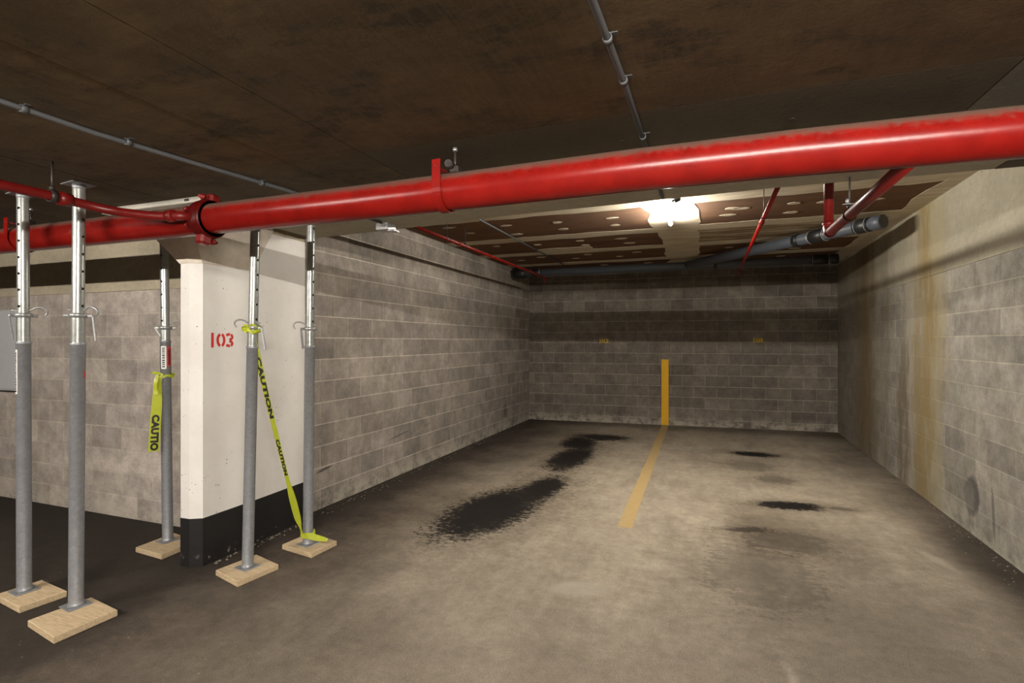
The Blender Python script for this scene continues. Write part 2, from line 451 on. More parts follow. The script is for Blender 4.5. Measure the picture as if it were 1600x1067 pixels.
LC = (-3.362, 10.10); RC = (2.121, 10.47)
LN = (-3.400, 3.70); RN = (1.985, 2.95)
wl = block_wall('wall_left', LN, (LC[0], LC[1] + .03), BAYC + .01, M_BLOCK_L, M_MORTAR, .10, z_line=EYE + .034)
_d = (Vector(RC) - Vector(LC)).normalized() * .09
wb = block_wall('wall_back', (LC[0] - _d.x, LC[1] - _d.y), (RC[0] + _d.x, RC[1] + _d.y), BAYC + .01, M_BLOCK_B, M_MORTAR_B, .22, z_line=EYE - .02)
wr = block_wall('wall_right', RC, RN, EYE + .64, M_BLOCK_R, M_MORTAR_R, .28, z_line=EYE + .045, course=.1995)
wo = block_wall('wall_outer', (-9.4, 3.22), (-3.46, 3.20), EYE + .45, M_BLOCK_O, M_MORTAR, .18, z_line=EYE + .045)

def wall_beam(parent, a, b, z0, z1, mat, name, out=.006, thick=.18):
    a = Vector((a[0], a[1], 0)); b = Vector((b[0], b[1], 0)); L = (b - a).length
    R = Matrix.Translation(a) @ Matrix.Rotation(math.atan2((b - a).y, (b - a).x), 4, 'Z')
    return MB().box(0, L, -out, thick, z0, z1, R).build(name, mat, parent)
wall_beam(wr, RC, RN, EYE + .64, BAYC + .01, M_CONC_R, 'poured_concrete_band', .004)
wall_beam(wo, (-9.4, 3.22), (-3.46, 3.20), EYE + .45, CEIL, M_CONC_O, 'poured_concrete_band', .012)

# ------------------------------------------------------------------ floor, unseen aisle walls
fl = MB().box(-9.6, 6.2, -7.2, 10.8, -.12, 0).build('floor', M_FLOOR); fl['kind'] = 'structure'
for nm, bx in (('wall_front', (-9.6, 6.2, -7.2, -7.0)), ('wall_aisle_end', (6.0, 6.2, -7.0, 3.0)), ('wall_aisle_side', (-9.6, -9.4, -7.0, 3.4)), ('wall_neighbour', (2.3, 6.2, 3.0, 3.2))):
    w = MB().box(*bx, 0, CEIL + .02).build(nm, M_CONC_G); w['kind'] = 'structure'

# ------------------------------------------------------------------ aisle ceiling slab and its form-board panels
slab_pts = [(-9.6, -7.2), (6.2, -7.2), (6.2, 3.50), (2.0, 3.50), (.4, 3.47), (-.6, 3.53), (-1.3, 3.56), (-2.5, 3.70), (-3.40, 3.76), (-9.6, 3.76)]
ceil = MB().prism(slab_pts, CEIL + .006, BAYC + .12).build('ceiling', M_CONC_G); ceil['kind'] = 'structure'
def panel(x0, x1, y0, y1, mat, name='form_panel', pts=None):
    if pts is None: pts = [(x0 + .002, y0 + .002), (x1 - .002, y0 + .002), (x1 - .002, y1 - .002), (x0 + .002, y1 - .002)]
    dz = random.uniform(0, .0015)
    return MB().prism(pts, CEIL + dz, CEIL + .02).build(name, mat, ceil)
xs = [-9.6, -7.16, -5.70, -4.48, -3.25, -2.0, -1.56]
for i in range(len(xs) - 1):
    y = [-7.2, -5.2, -2.75, -.31]
    for j in range(3): panel(xs[i], xs[i + 1], y[j], y[j + 1], M_CEIL)
    x0, x1 = xs[i], xs[i + 1]
    def edge(x): return 3.755 if x < -3.4 else (3.12 if x1 > -3.2 else 3.755)
    panel(0, 0, 0, 0, M_CEIL, pts=[(x0 + .002, -.308), (x1 - .002, -.308), (x1 - .002, edge(x1) - .002), (x0 + .002, edge(x0) - .002)])
for (x0, x1) in ((-1.56, 2.10), (2.10, 4.5), (4.5, 6.2)):
    for (y0, y1) in ((-7.2, -5.2), (-5.2, -2.75), (-2.75, -.31), (-.31, 2.135)): panel(x0, x1, y0, y1, M_CEIL)
panel(-1.558, .957, 2.135, 3.00, M_CEIL_BAND)
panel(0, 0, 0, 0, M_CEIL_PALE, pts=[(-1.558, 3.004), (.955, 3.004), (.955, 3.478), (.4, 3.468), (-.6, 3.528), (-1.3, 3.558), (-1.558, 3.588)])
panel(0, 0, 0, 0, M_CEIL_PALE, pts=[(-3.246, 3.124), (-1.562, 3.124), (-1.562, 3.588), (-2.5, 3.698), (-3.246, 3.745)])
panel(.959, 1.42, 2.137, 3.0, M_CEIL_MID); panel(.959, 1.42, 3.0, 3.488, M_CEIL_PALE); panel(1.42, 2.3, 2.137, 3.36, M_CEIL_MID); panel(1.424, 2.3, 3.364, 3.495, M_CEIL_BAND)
for (x, y) in ((-.36, 2.42), (.33, 2.42), (-.9, 2.62)):
    MB().lathe([(.012, -.002), (.012, .004)], 10, Matrix.Translation((x, y, CEIL))).build('tie_hole_plug', M_RUSTY, ceil)

# ------------------------------------------------------------------ bay ceiling: drywall boards, taped joints, screw patches
bay = MB().box(-3.6, 2.35, 3.4, 10.7, BAYC + .012, BAYC + .2).build('ceiling_back', M_CONC_G); bay['kind'] = 'structure'
ys = [3.55, 4.21, 5.40, 6.62, 7.76, 8.92, 10.6]
xc = [-3.5, -2.79, -.35, 2.09, 2.25]
for j in range(len(ys) - 1):
    for i in range(len(xc) - 1):
        if xc[i + 1] - xc[i] < .2: continue
        MB().cbox(xc[i] + .0015, xc[i + 1] - .0015, ys[j] + .0015, ys[j + 1] - .0015, BAYC, BAYC + .0125, .0012).build('drywall_board', M_GYP, bay)
def ragged(x0, x1, y0, y1, mat, name, jit, step, z=.0015):
    """flat smear with uneven edges"""
    along = (x1 - x0) >= (y1 - y0); n = max(2, int(((x1 - x0) if along else (y1 - y0)) / step)); up, lo = [], []
    for i in range(n + 1):
        t = i / n; j1, j2 = random.uniform(-jit, jit), random.uniform(-jit, jit)
        if along: lo.append((x0 + (x1 - x0) * t, y0 + j1)); up.append((x0 + (x1 - x0) * t, y1 + j2))
        else: lo.append((x1 + j1, y0 + (y1 - y0) * t)); up.append((x0 + j2, y0 + (y1 - y0) * t))
    pts = lo + up[::-1]
    return MB().prism(pts, BAYC - z, BAYC + .0005).build(name, mat, bay)
for y in (5.30, 6.62, 7.76, 8.90, 9.95): ragged(-3.38, 2.10, y - .14, y + .14, M_MUD, 'joint_compound_band', .025, .22)
ragged(-.60, -.10, 3.6, 10.3, M_MUD, 'joint_compound_band', .05, .3, .0022)
ragged(1.86, 2.10, 3.6, 10.3, M_MUD, 'joint_compound_band', .03, .3, .0019)
ragged(-.12, 1.9, 6.74, 7.68, M_MUDTHIN, 'joint_compound_smear', .04, .2, .0010)
ragged(-2.35, -1.55, 7.40, 7.72, M_MUD, 'joint_compound_smear', .03, .15, .0026)
patches = [(-2.88, 5.62), (-2.77, 6.0), (-2.8, 6.95), (-2.25, 6.26), (-1.60, 5.80), (-1.62, 6.17), (-.98, 5.80), (-1.0, 6.17), (1.07, 5.85), (.245, 5.80), (.33, 5.84), (.216, 6.09), (.835, 6.2), (-2.22, 7.04), (-1.6, 6.97),
           (-1.74, 8.1), (-2.5, 8.1), (-1.05, 7.0), (-1.0, 7.35), (-1.6, 7.3), (-2.2, 5.75), (-1.0, 8.15), (-1.3, 8.45), (-2.0, 8.4), (1.5, 5.9), (.8, 5.8), (1.45, 6.2), (.3, 8.2), (.9, 8.3), (1.4, 8.15), (.5, 8.6), (1.2, 8.6),
           (-2.9, 8.3), (-.95, 9.3), (-1.7, 9.3), (.4, 9.35), (1.1, 9.3), (-2.4, 4.6), (-1.5, 4.6), (.4, 4.6), (1.2, 4.6)]
for (x, y) in patches:
    rx = random.uniform(.05, .085); ry = random.uniform(.035, .055); n = 12
    pts = [(x + rx * math.cos(2 * PI * k / n) * random.uniform(.8, 1.2), y + ry * math.sin(2 * PI * k / n) * random.uniform(.8, 1.2)) for k in range(n)]
    MB().prism(pts, BAYC - .0018, BAYC + .0005).build('screw_patch', M_MUD, bay)

# ------------------------------------------------------------------ lamps
def tube_lamp(name, c, length, axis, mat, label, cat='ceiling light', bare=False):
    r = empty(name, (c[0], c[1], c[2]), (0, 0, 0 if axis == 'x' else PI / 2)); tag(r, label, cat)
    hw = .012 if bare else .035
    MB().cbox(-length / 2 - .03, length / 2 + .03, -hw, hw, -.012 if bare else -.028, 0, .003).build('housing', M_FIX, r)
    for s in (-1, 1): MB().cbox(s * length / 2 - .008, s * length / 2 + .008, -.012, .012, -.062, -.010, .002).build('lamp_holder', M_FIX, r)
    M = Matrix.Translation((-length / 2 + .012, 0, -.050)) @ Matrix.Rotation(PI / 2, 4, 'Y')
    MB().lathe([(.019 if bare else .013, 0), (.019 if bare else .013, length - .024)], 12, M).build('fluorescent_tube', mat, r)
    return r
M_TUBE_A = emit('tube_glow_aisle', LAMP_AISLE, E_AISLE); M_TUBE_L = emit('tube_glow_left', LAMP_AISLE, E_LEFT); M_TUBE_B = emit('tube_glow_bay', LAMP_BAY, E_BAY)
tube_lamp('strip_light', (.55, -1.0, CEIL), 2.40, 'x', M_TUBE_A, 'long strip light under the aisle ceiling across from the bay')
tube_lamp('strip_light.001', (-4.3, -1.0, CEIL), 2.30, 'x', M_TUBE_L, 'long strip light under the aisle ceiling across from the pillar')
tube_lamp('bare_tube_light', (-.375, 5.52, BAYC), 1.16, 'y', M_TUBE_B, 'glowing bare tube light on the drywall ceiling of the parking bay', bare=True)
r = empty('light_junction_box', (-.265, 5.02, BAYC)); tag(r, 'small round grey junction box on the ceiling beside the glowing tube', 'junction box')
MB().lathe([(.038, -.075), (.045, -.07), (.045, 0)], 20).build('can', M_CONDUIT, r); MB().lathe([(.016, -.09), (.016, -.07)], 12).build('cap', M_CONDUIT, r)

# ------------------------------------------------------------------ white pillar with stencilled number
pil = empty('pillar', (-3.35, 2.95, 0)); tag(pil, 'white painted concrete pillar with a black base and red number 103', 'pillar')
O = Vector((-3.35, 2.95))
def rel(pts): return [(p[0] - O.x, p[1] - O.y) for p in pts]
BH = EYE - 1.235; CB = EYE + .545
shaft = [(-3.458, 2.655), (-3.378, 2.657), (-3.302, 2.700), (-3.300, 3.128), (-3.458, 3.128)]
wing = [(-3.300, 3.140), (-3.322, 3.720), (-3.458, 3.720), (-3.458, 3.140)]
def grow(pts, g):
    cx = sum(p[0] for p in pts) / len(pts); cy = sum(p[1] for p in pts) / len(pts)
    return [(p[0] + g * (1 if p[0] > cx else -1), p[1] + g * (1 if p[1] > cy else -1)) for p in pts]
MB().prism(rel(shaft), BH, CB + .01).build('shaft', M_WHITE, pil)
MB().prism(rel(wing), BH, EYE + .872).build('wing_wall', M_WHITE, pil)
MB().prism(rel([(-3.306, 3.146), (-3.328, 3.714), (-3.452, 3.714), (-3.452, 3.146)]), EYE + .872, CEIL).build('unpainted_top', M_CONC_O, pil, 'bare tan concrete strip above the white paint')
MB().prism(rel([(-3.312, 3.115), (-3.312, 3.150), (-3.45, 3.150), (-3.45, 3.115)]), 0, CB).build('joint_filler', M_RUSTY, pil, 'dark vertical joint')
b = MB(); b.prism(rel(grow(shaft, .002)), 0, BH); b.prism(rel(grow(wing, .002)), 0, BH)
b.build('painted_base', M_BLACK, pil, 'black painted base with chipped bottom edge')
def frustum(mb, b0, z0, b1, z1):
    n = len(b0); vs = [(*p, z0) for p in b0] + [(*p, z1) for p in b1]
    return mb.add(vs, [list(range(n))[::-1], list(range(n, 2 * n))] + [(i, (i + 1) % n, n + (i + 1) % n, n + i) for i in range(n)])
capb = rel([(-3.462, 2.650), (-3.378, 2.650), (-3.298, 2.694), (-3.297, 3.128), (-3.470, 3.128)])
capt = rel([(-3.83, 2.55), (-3.378, 2.55), (-3.298, 2.575), (-3.297, 3.345), (-3.83, 3.18)])
frustum(MB(), capb, CB, capt, CEIL + .004).build('capital', M_CAP, pil, 'flared unpainted concrete head of the pillar')

def strip(mb, pts, w, M, t=.0015):
    """flat painted stroke through 2D points (x right, z up) on a face; M maps (x, depth, z)"""
    L, R_ = [], []
    for i, p in enumerate(pts):
        q = pts[min(i + 1, len(pts) - 1)]; o = pts[max(i - 1, 0)]
        d = Vector((q[0] - o[0], q[1] - o[1])).normalized(); n = Vector((-d.y, d.x)) * w / 2
        L.append((p[0] + n.x, p[1] + n.y)); R_.append((p[0] - n.x, p[1] - n.y))
    n = len(pts); vs = [M @ Vector((x, -t, z)) for x, z in L + R_] + [M @ Vector((x, 0, z)) for x, z in L + R_]
    fs = []
    for i in range(n - 1):
        fs.append((n + i, n + i + 1, i + 1, i)); fs.append((2 * n + i, 3 * n + i, n + i, i)) if i == 0 else None
        fs.append((i, i + 1, 2 * n + i + 1, 2 * n + i)); fs.append((n + i + 1, n + i, 3 * n + i, 3 * n + i + 1))
    return mb.add(vs, fs)
def arc(cx, cz, rx, rz, a0, a1, n=9): return [(cx + rx * math.cos(math.radians(a0 + (a1 - a0) * i / n)), cz + rz * math.sin(math.radians(a0 + (a1 - a0) * i / n))) for i in range(n + 1)]
def glyph(ch, h, w):
    hw, hh = .26 * h, h / 2
    if ch == '1': return [[(0, hh), (0, -hh)]]
    if ch == '0': return [arc(0, 0, hw, hh - w / 2, 105, 255), arc(0, 0, hw, hh - w / 2, 75, -75)]
    if ch == '3': return [arc(0, .22 * h, hw, hh - .22 * h - w / 2, 150, 75, 5), arc(0, .22 * h, hw, .28 * h - w / 2, 60, -88, 6), arc(0, -.24 * h, hw, .26 * h - w / 2, 88, -60, 6), arc(0, -.24 * h, hw, .26 * h - w / 2, -75, -155, 5)]
    if ch == '4': return [[(.1 * h, hh), (.1 * h, -hh)], [(0.02 * h, hh), (-.26 * h, -.12 * h)], [(-.28 * h, -.16 * h), (.0 * h, -.16 * h)], [(.18 * h, -.16 * h), (.28 * h, -.16 * h)]]
def stencil(text, h, w, pitch, M, mat, name, parent=None, per=False):
    x = -pitch * (len(text) - 1) / 2; mb = MB()
    for ch in text:
        for st in glyph(ch, h, w): strip(mb, [(x + p[0], p[1]) for p in st], w, M)
        x += pitch
    return mb.build(name, mat, parent)
Mn = Matrix.Translation((-3.3012 - O.x, 2.845 - O.y, EYE + .010)) @ Matrix.Rotation(PI / 2, 4, 'Z')
stencil('103', .105, .020, .070, Mn, M_REDINK, 'stencilled_number', pil)

# painted lines and stall numbers in the bay
back_ang = math.atan2(RC[1] - LC[1], RC[0] - LC[0])
def on_back(x, z): return Matrix.Translation((x, LC[1] + (x - LC[0]) * math.tan(back_ang), z)) @ Matrix.Rotation(back_ang, 4, 'Z')
o = MB().box(-.064, .064, -.004, .001, .0, EYE - .338, on_back(-.735, 0)).build('wall_line', M_YWALL); tag(o, 'upright yellow stripe painted on the block wall at the end of the bay', 'painted line')
ln = MB(); n = 14; vs = []
for i in range(n + 1):
    t = i / n; y = 4.50 + (10.28 - 4.50) * t; x = -.650 - .080 * t
    w0, w1 = (.060 + random.uniform(-.004, .004) for _ in range(2)); vs += [(x - w0, y, .003), (x + w1, y, .003), (x - w0, y, -.002), (x + w1, y, -.002)]
fs = [(0, 1, 3, 2), (4 * n + 1, 4 * n, 4 * n + 2, 4 * n + 3)]
for i in range(n): a = 4 * i; fs += [(a, a + 4, a + 5, a + 1)[::-1], (a, a + 2, a + 6, a + 4)[::-1], (a + 1, a + 5, a + 7, a + 3)[::-1]]
o = ln.add(vs, fs).build('floor_line', M_YFLOOR); tag(o, 'worn yellow line on the floor dividing the two parking stalls', 'painted line')
o = stencil('103', .085, .020, .062, on_back(-1.88, EYE + .012), M_YDULL, 'stall_number'); tag(o, 'small yellow number 103 stencilled on the block wall beyond the oil stain', 'painted number')
o = stencil('104', .085, .020, .062, on_back(.86, EYE + .022), M_YDULL, 'stall_number.001'); tag(o, 'small yellow number 104 stencilled on the block wall', 'painted number')

# ------------------------------------------------------------------ big red main pipe
PY = 2.20
axis = [(-9.4, .697), (-4.6, .694), (-2.7, .691), (-1.6, .691), (-.9, .697), (-.3, .702), (.3, .700), (1.1, .684), (2.0, .665), (6.0, .60)]
root = empty('sprinkler_main_pipe', (-2.65, PY, EYE + .69)); tag(root, 'thick glossy red pipe crossing the whole aisle under the ceiling', 'pipe')
off = Vector((-2.65, PY, EYE + .69))
MB().tube([Vector((x, PY, EYE + h)) - off for x, h in axis], .084, 40).build('pipe', M_RED, root)
c = MB()
for s in (-1, 1):
    c.lathe([(.084, -.045), (.100, -.045), (.108, -.030), (.112, 0), (.108, .030), (.100, .045), (.084, .045)], 32, Matrix.Rotation(PI / 2, 4, 'Y'), False)
c.build('coupling', M_REDDARK, root)
for s in (-1, 1):
    q = MB(); q.cbox(-.030, .030, -.022, .045, .09, .150, .012, Matrix.Rotation(s * 0 + (PI if s < 0 else 0), 4, 'X') @ Matrix.Rotation(-.15, 4, 'X')); lug = q.build('clamp_lug', M_REDDARK, root)
    q = MB(); M = Matrix.Rotation((PI if s < 0 else 0), 4, 'X') @ Matrix.Translation((0, -.035, .122)) @ Matrix.Rotation(PI / 2, 4, 'X')
    q.lathe([(.017, -.012), (.017, .006), (.010, .006), (.010, .022)], 6, M); q.build('bolt', M_REDDARK, lug)
for s in (-1, 1):
    q = MB(); M = Matrix.Translation((-.052, -.09, s * .045)) @ Matrix.Rotation(-PI / 2, 4, 'Y'); q.lathe([(.015, -.01), (.015, .008), (.008, .008), (.008, .02)], 6, M); q.build('bolt', M_REDDARK, root)

# branch line leaving the coupling towards the aisle
br = empty('branch_pipe', (-2.70, 2.04, EYE + .69)); tag(br, 'thinner dark red pipe running from the bolted coupling out over the aisle', 'pipe')
o3 = Vector((-2.70, 2.04, EYE + .69))
P = [(-2.66, 2.11, .690), (-2.70, 2.06, .684), (-2.78, 2.035, .682), (-2.90, 2.01, .695), (-3.00, 1.96, .706), (-3.07, 1.89, .718), (-3.10, 1.80, .730), (-3.105, 1.70, .735), (-3.11, 0, .735), (-3.13, -6.9, .735)]
MB().tube([Vector((x, y, EYE + z)) - o3 for x, y, z in P], .024, 18).build('pipe', M_REDDARK, br)
MB().lathe([(.026, -.030), (.034, -.028), (.034, .028), (.026, .030)], 20, Matrix.Translation(Vector((-3.105, 1.745, EYE + .733)) - o3) @ Matrix.Rotation(PI / 2, 4, 'X')).build('fitting', M_REDDARK, br)
MB().lathe([(.026, -.02), (.033, -.018), (.033, .018), (.026, .02)], 20, Matrix.Translation(Vector((-2.735, 2.045, EYE + .684)) - o3) @ Matrix.Rotation(PI / 2, 4, 'Y')).build('fitting', M_REDDARK, br)

def rod_hanger(name, x, y, zc, zt, rp, axis, label, strap=.022, group=None, rodr=.005):
    """threaded rod, nut and a band round a pipe whose centre is (x, y, zc)"""
    h = empty(name, (x, y, zc)); tag(h, label, 'pipe hanger', group)
    R = Matrix.Rotation(PI / 2, 4, 'Y') if axis == 'x' else Matrix.Rotation(PI / 2, 4, 'X')
    MB().lathe([(rp + .001, -strap / 2), (rp + .005, -strap / 2), (rp + .005, strap / 2), (rp + .001, strap / 2)], 24, R, False).build('band', M_RUSTY, h)
    MB().lathe([(rodr, rp + .004), (rodr, zt - zc)], 8).build('rod', M_RUSTY, h)
    MB().lathe([(.013, rp + .006), (.013, rp + .022)], 6).build('nut', M_RUSTY, h)
    return h
def strap_hanger(x, h, label, tilt=0):
    g = empty('strap_hanger', (x, PY, EYE + h), (0, 0, 0)); tag(g, label, 'pipe hanger')
    R_ = .0885; w = .021; prof = [(-R_, .128)] + [(-R_, .06)] + [(R_ * math.cos(a), R_ * math.sin(a)) for a in [PI + PI * k / 16 for k in range(17)]] + [(R_, .06), (R_, .105)]
    mb = MB(); vs = []
    for (y, z) in prof:
        rr = math.hypot(y, z); ny, nz = (y / rr, z / rr) if z <= 0 else ((1 if y > 0 else -1), 0)
        for s in (-1, 1): vs += [(s * w, y, z), (s * w, y + ny * .005, z + nz * .005)]
    n = len(prof); fs = []
    for i in range(n - 1):
        a = 4 * i; b_ = a + 4
        fs += [(a + 1, a + 3, b_ + 3, b_ + 1), (a, b_, b_ + 2, a + 2), (a, a + 1, b_ + 1, b_), (a + 2, b_ + 2, b_ + 3, a + 3)]
    fs += [(0, 2, 3, 1), (4 * n - 4, 4 * n - 3, 4 * n - 1, 4 * n - 2)]
    mb.add(vs, fs).build('strap', M_RED, g, 'red painted flat strap')
    top = CEIL - EYE - h
    MB().lathe([(.006, .085), (.006, top - .004)], 10, Matrix.Translation((.035, .03, 0))).build('rod', M_RUSTY, g)
    MB().lathe([(.012, top - .016), (.012, top)], 8, Matrix.Translation((.035, .03, 0))).build('nut', M_STEEL, g)
    q = MB(); q.cbox(.018, .062, .0, .05, .088, .125, .006); q.lathe([(.018, -.01), (.018, .03)], 10, Matrix.Translation((.03, -.005, .125)) @ Matrix.Rotation(PI / 2, 4, 'X')); q.build('swivel_clamp', M_RUSTY, g, 'dark steel swivel clamp')
    MB().lathe([(.006, -R_ - .01), (.006, R_ + .012)], 8, Matrix.Translation((0, 0, .097)) @ Matrix.Rotation(PI / 2, 4, 'X')).build('cross_bolt', M_REDDARK, g)
    return g
strap_hanger(-1.145, .695, 'red strap hanger holding the thick red pipe above the bay entrance')
strap_hanger(-4.36, .694, 'red strap hanger on the thick red pipe beyond the outermost steel post')
rod_hanger('rod_hanger', -3.105, 1.69, EYE + .735, CEIL, .026, 'y', 'dark ring hanger holding the branch pipe beside the top of a steel post', .03)

# ------------------------------------------------------------------ sprinkler lines and pipes in the bay
def sprinkler_line(x, z, y0, y1, label, hang):
    g = empty('sprinkler_pipe', (x, y0, EYE + z)); tag(g, label, 'pipe')
    MB().tube([(0, 0, 0), (0, y1 - y0 - .04, 0), (0, y1 - y0, -.006), (0, y1 - y0 + .01, -.04)], .0175, 16).build('pipe', M_RED, g)
    q = MB(); q.lathe([(.014, -.04), (.014, -.06), (.006, -.065), (.004, -.09), (.020, -.092), (.020, -.095)], 12, Matrix.Translation((0, y1 - y0 + .01, 0))); q.build('sprinkler_head', M_REDDARK, g)
    for s in hang:
        MB().lathe([(.0175, -.03), (.025, -.027), (.025, .027), (.0175, .03)], 16, Matrix.Translation((0, s - y0, 0)) @ Matrix.Rotation(PI / 2, 4, 'X'), False).build('fitting', M_REDDARK, g)
    return g
sprinkler_line(-2.60, 1.095, 3.72, 8.62, 'thin bright red sprinkler pipe running along the bay wall behind the pillar', (5.30,))
sprinkler_line(.476, 1.10, 3.44, 8.75, 'thin red sprinkler pipe running over the stall beyond the glowing tube', (5.36,))
for (x, y, nm) in ((-2.60, 5.02, 'thin black rod hanger nearest the pillar on the sprinkler pipe by the wall'), (-2.60, 5.48, 'thin black rod hanger second from the pillar on the sprinkler pipe by the wall'),
                   (-2.60, 7.9, 'thin black rod hanger near the far corner end of the sprinkler pipe')):
    rod_hanger('rod_hanger', x, y, EYE + 1.095, BAYC, .0175, 'y', nm, .02, rodr=.004)
rod_hanger('rod_hanger', .476, 5.15, EYE + 1.10, BAYC, .0175, 'y', 'thin rod hanger above the joint of the sprinkler pipe past the glowing tube', .02, rodr=.004)

g = empty('riser_pipe', (.742, 3.91, EYE + .70)); tag(g, 'medium red pipe leaving the thick red pipe and turning up past the slab edge', 'pipe')
MB().tube([(0, -1.64, 0), (0, -.04, 0)], .029, 24).build('pipe', M_REDDARK, g)
MB().tube([(0, -1.66, 0), (0, -1.56, 0)], [.046, .034], 20).build('outlet', M_REDDARK, g)
el = [(0, -.055, 0)] + [(0, -.048 + .048 * math.sin(a), .048 - .048 * math.cos(a)) for a in [PI / 2 * k / 8 for k in range(9)]] + [(0, 0, .058)]
MB().tube(el, .034, 24).build('elbow', M_REDDARK, g)
MB().tube([(0, 0, .05), (0, 0, .655)], .029, 24).build('upright_pipe', M_REDDARK, g)
MB().lathe([(.035, .052), (.038, .054), (.038, .066), (.035, .068)], 24).build('coupling', M_REDDARK, g)
h = rod_hanger('rod_hanger', .742, 3.38, EYE + .70, CEIL, .030, 'y', 'rod hanger with a steel swivel holding the medium red pipe', .016)
MB().cbox(-.035, .035, -.008, .008, .058, .063, .002).build('cross_plate', M_STEEL, h); MB().lathe([(.009, .064), (.009, .090)], 8, Matrix.Translation((-.010, 0, 0))).build('swivel', M_STEEL, h)

# grey drain lines
g = empty('drain_pipe', (1.72, 6.46, EYE + 1.24)); tag(g, 'grey blue drain piping with black rubber sleeves, slanting run joined to a straight one', 'pipe')
a0 = Vector((1.72, 6.45)); a1 = Vector((-.24, 8.97)); d = (a1 - a0).normalized(); ang = math.atan2(d.y, d.x); og = Vector((1.72, 6.46, EYE + 1.24))
def seg(parent, og, A, d, s0, s1, r, mat, name, z, label=None, prof=None):
    p = Vector((A.x + d.x * s0, A.y + d.y * s0, z)) - og
    M = Matrix.Translation(p) @ Matrix.Rotation(math.atan2(d.y, d.x), 4, 'Z') @ Matrix.Rotation(PI / 2, 4, 'Y')
    L = s1 - s0; return MB().lathe(prof or [(r * .9, 0), (r, .004), (r, L - .004), (r * .9, L)], 28, M).build(name, mat, parent, label)
zA = EYE + 1.245
seg(g, og, a0, d, .03, 3.28, .068, M_DRAIN, 'pipe', zA)
seg(g, og, a0, d, 0, .12, .074, M_DRAIN, 'end_cap', zA)
for s0, s1 in ((.14, .31), (.70, .88), (1.05, 1.13)): seg(g, og, a0, d, s0, s1, .078, M_BLACKR, 'rubber_coupling', zA, 'black rubber sleeve')
for s0 in (.16, .28, .68, .885): seg(g, og, a0, d, s0, s0 + .014, .0805, M_STEEL, 'hose_clamp', zA)
a0 = Vector((1.84, 9.06)); d = Vector((-1, -.004)).normalized(); zB = EYE + 1.235
seg(g, og, a0, d, .02, 5.02, .066, M_DRAIN, 'pipe', zB)
for s0, s1 in ((0, .09), (.11, .36), (4.62, 4.80)): seg(g, og, a0, d, s0, s1, .076, M_BLACKR, 'rubber_coupling', zB, 'black rubber sleeve')
for s0 in (.12, .34, 4.64): seg(g, og, a0, d, s0, s0 + .014, .0785, M_STEEL, 'hose_clamp', zB)
seg(g, og, a0, d, 4.92, 5.14, .092, M_BLACKR, 'end_fitting', zB, 'bulky black end fitting')
for x in (.13, -2.90):
    rod_hanger('rod_hanger', x, 9.05, zB, BAYC, .0665, 'x', 'black band hanger on the dark drain pipe ' + ('below the taped ceiling joint' if x > 0 else 'close to its bulky end'), .045)

# ------------------------------------------------------------------ conduits
def conduit(name, pts, r, label, straps, mat=M_CONDUIT, zc=CEIL):
    g = empty(name, pts[0]); tag(g, label, 'conduit'); o_ = Vector(pts[0])
    MB().tube([Vector(p) - o_ for p in pts], r, 10).build('tube', mat, g)
    for (x, y) in straps:
        q = MB(); q.lathe([(r + .001, -.012), (r + .004, -.012), (r + .004, .012), (r + .001, .012)], 12, Matrix.Translation(Vector((x, y, pts[0][2])) - o_) @ Matrix.Rotation(PI / 2, 4, 'X'), False)
        q.cbox(-r - .003, r + .020, -.009, .009, zc - pts[0][2] - .003, zc - pts[0][2], .001, Matrix.Translation(Vector((x, y, pts[0][2])) - o_)); q.build('strap', M_CONDUIT, g)
    return g
zc = CEIL - .014
conduit('conduit', [(-2.48, -6.9, zc), (-2.47, 1.5, zc), (-2.42, 1.9, zc), (-2.335, 2.46, zc), (-2.30, 3.375, zc)], .011, 'thin grey conduit on the aisle ceiling above the pillar side', [(-2.47, 1.25), (-2.44, 1.62), (-2.36, 2.3)])
conduit('conduit.001', [(-.29, -.962, zc), (-.282, 1.35, zc), (-.268, 1.85, zc), (-.258, 3.40, zc)], .011, 'thin grey conduit crossing the brown ceiling above the bay entrance', [(-.275, 1.56), (-.268, 1.83), (-.262, 2.36)])
conduit('conduit.002', [(-2.345, 3.72, BAYC - .013), (-2.345, 8.9, BAYC - .013)], .010, 'thin grey conduit on the drywall ceiling between pillar and glowing tube', [(-2.345, 5.36)], zc=BAYC)
jb = empty('junction_box', (-2.34, 3.50, CEIL)); tag(jb, 'shiny open steel junction box under the slab edge behind the pillar', 'junction box')
q = MB(); q.box(-.055, .055, -.055, .055, -.048, -.046); q.box(-.055, -.053, -.055, .055, -.046, 0); q.box(.053, .055, -.055, .055, -.046, 0); q.box(-.055, .055, -.055, -.053, -.046, 0); q.box(-.055, .055, .053, .055, -.046, 0); q.build('box', M_STEEL, jb)
q = MB(); q.cbox(.03, .09, -.03, .05, -.060, -.048, .003); q.build('cover', M_STEEL, jb)
MB().lathe([(.010, -.12), (.014, -.12), (.014, -.055), (.010, -.055)], 10, Matrix.Translation((.02, 0, -.018)) @ Matrix.Rotation(-PI / 2, 4, 'X')).build('connector', M_STEEL, jb)
fx = empty('unlit_strip_fixture', (-3.37, 2.44, CEIL)); tag(fx, 'narrow white unlit strip fixture on the ceiling behind the thick red pipe', 'light fixture')
MB().cbox(-.50, .40, -.035, .035, -.034, 0, .004).build('housing', M_FIX, fx)
MB().cbox(.27, .31, -.0375, -.034, -.024, -.008, .001).build('knockout', M_RUSTY, fx)
for s in (-.505, .405): MB().cbox(s - .006, s + .006, -.037, .037, -.040, 0, .002).build('end_plate', M_FIX, fx)

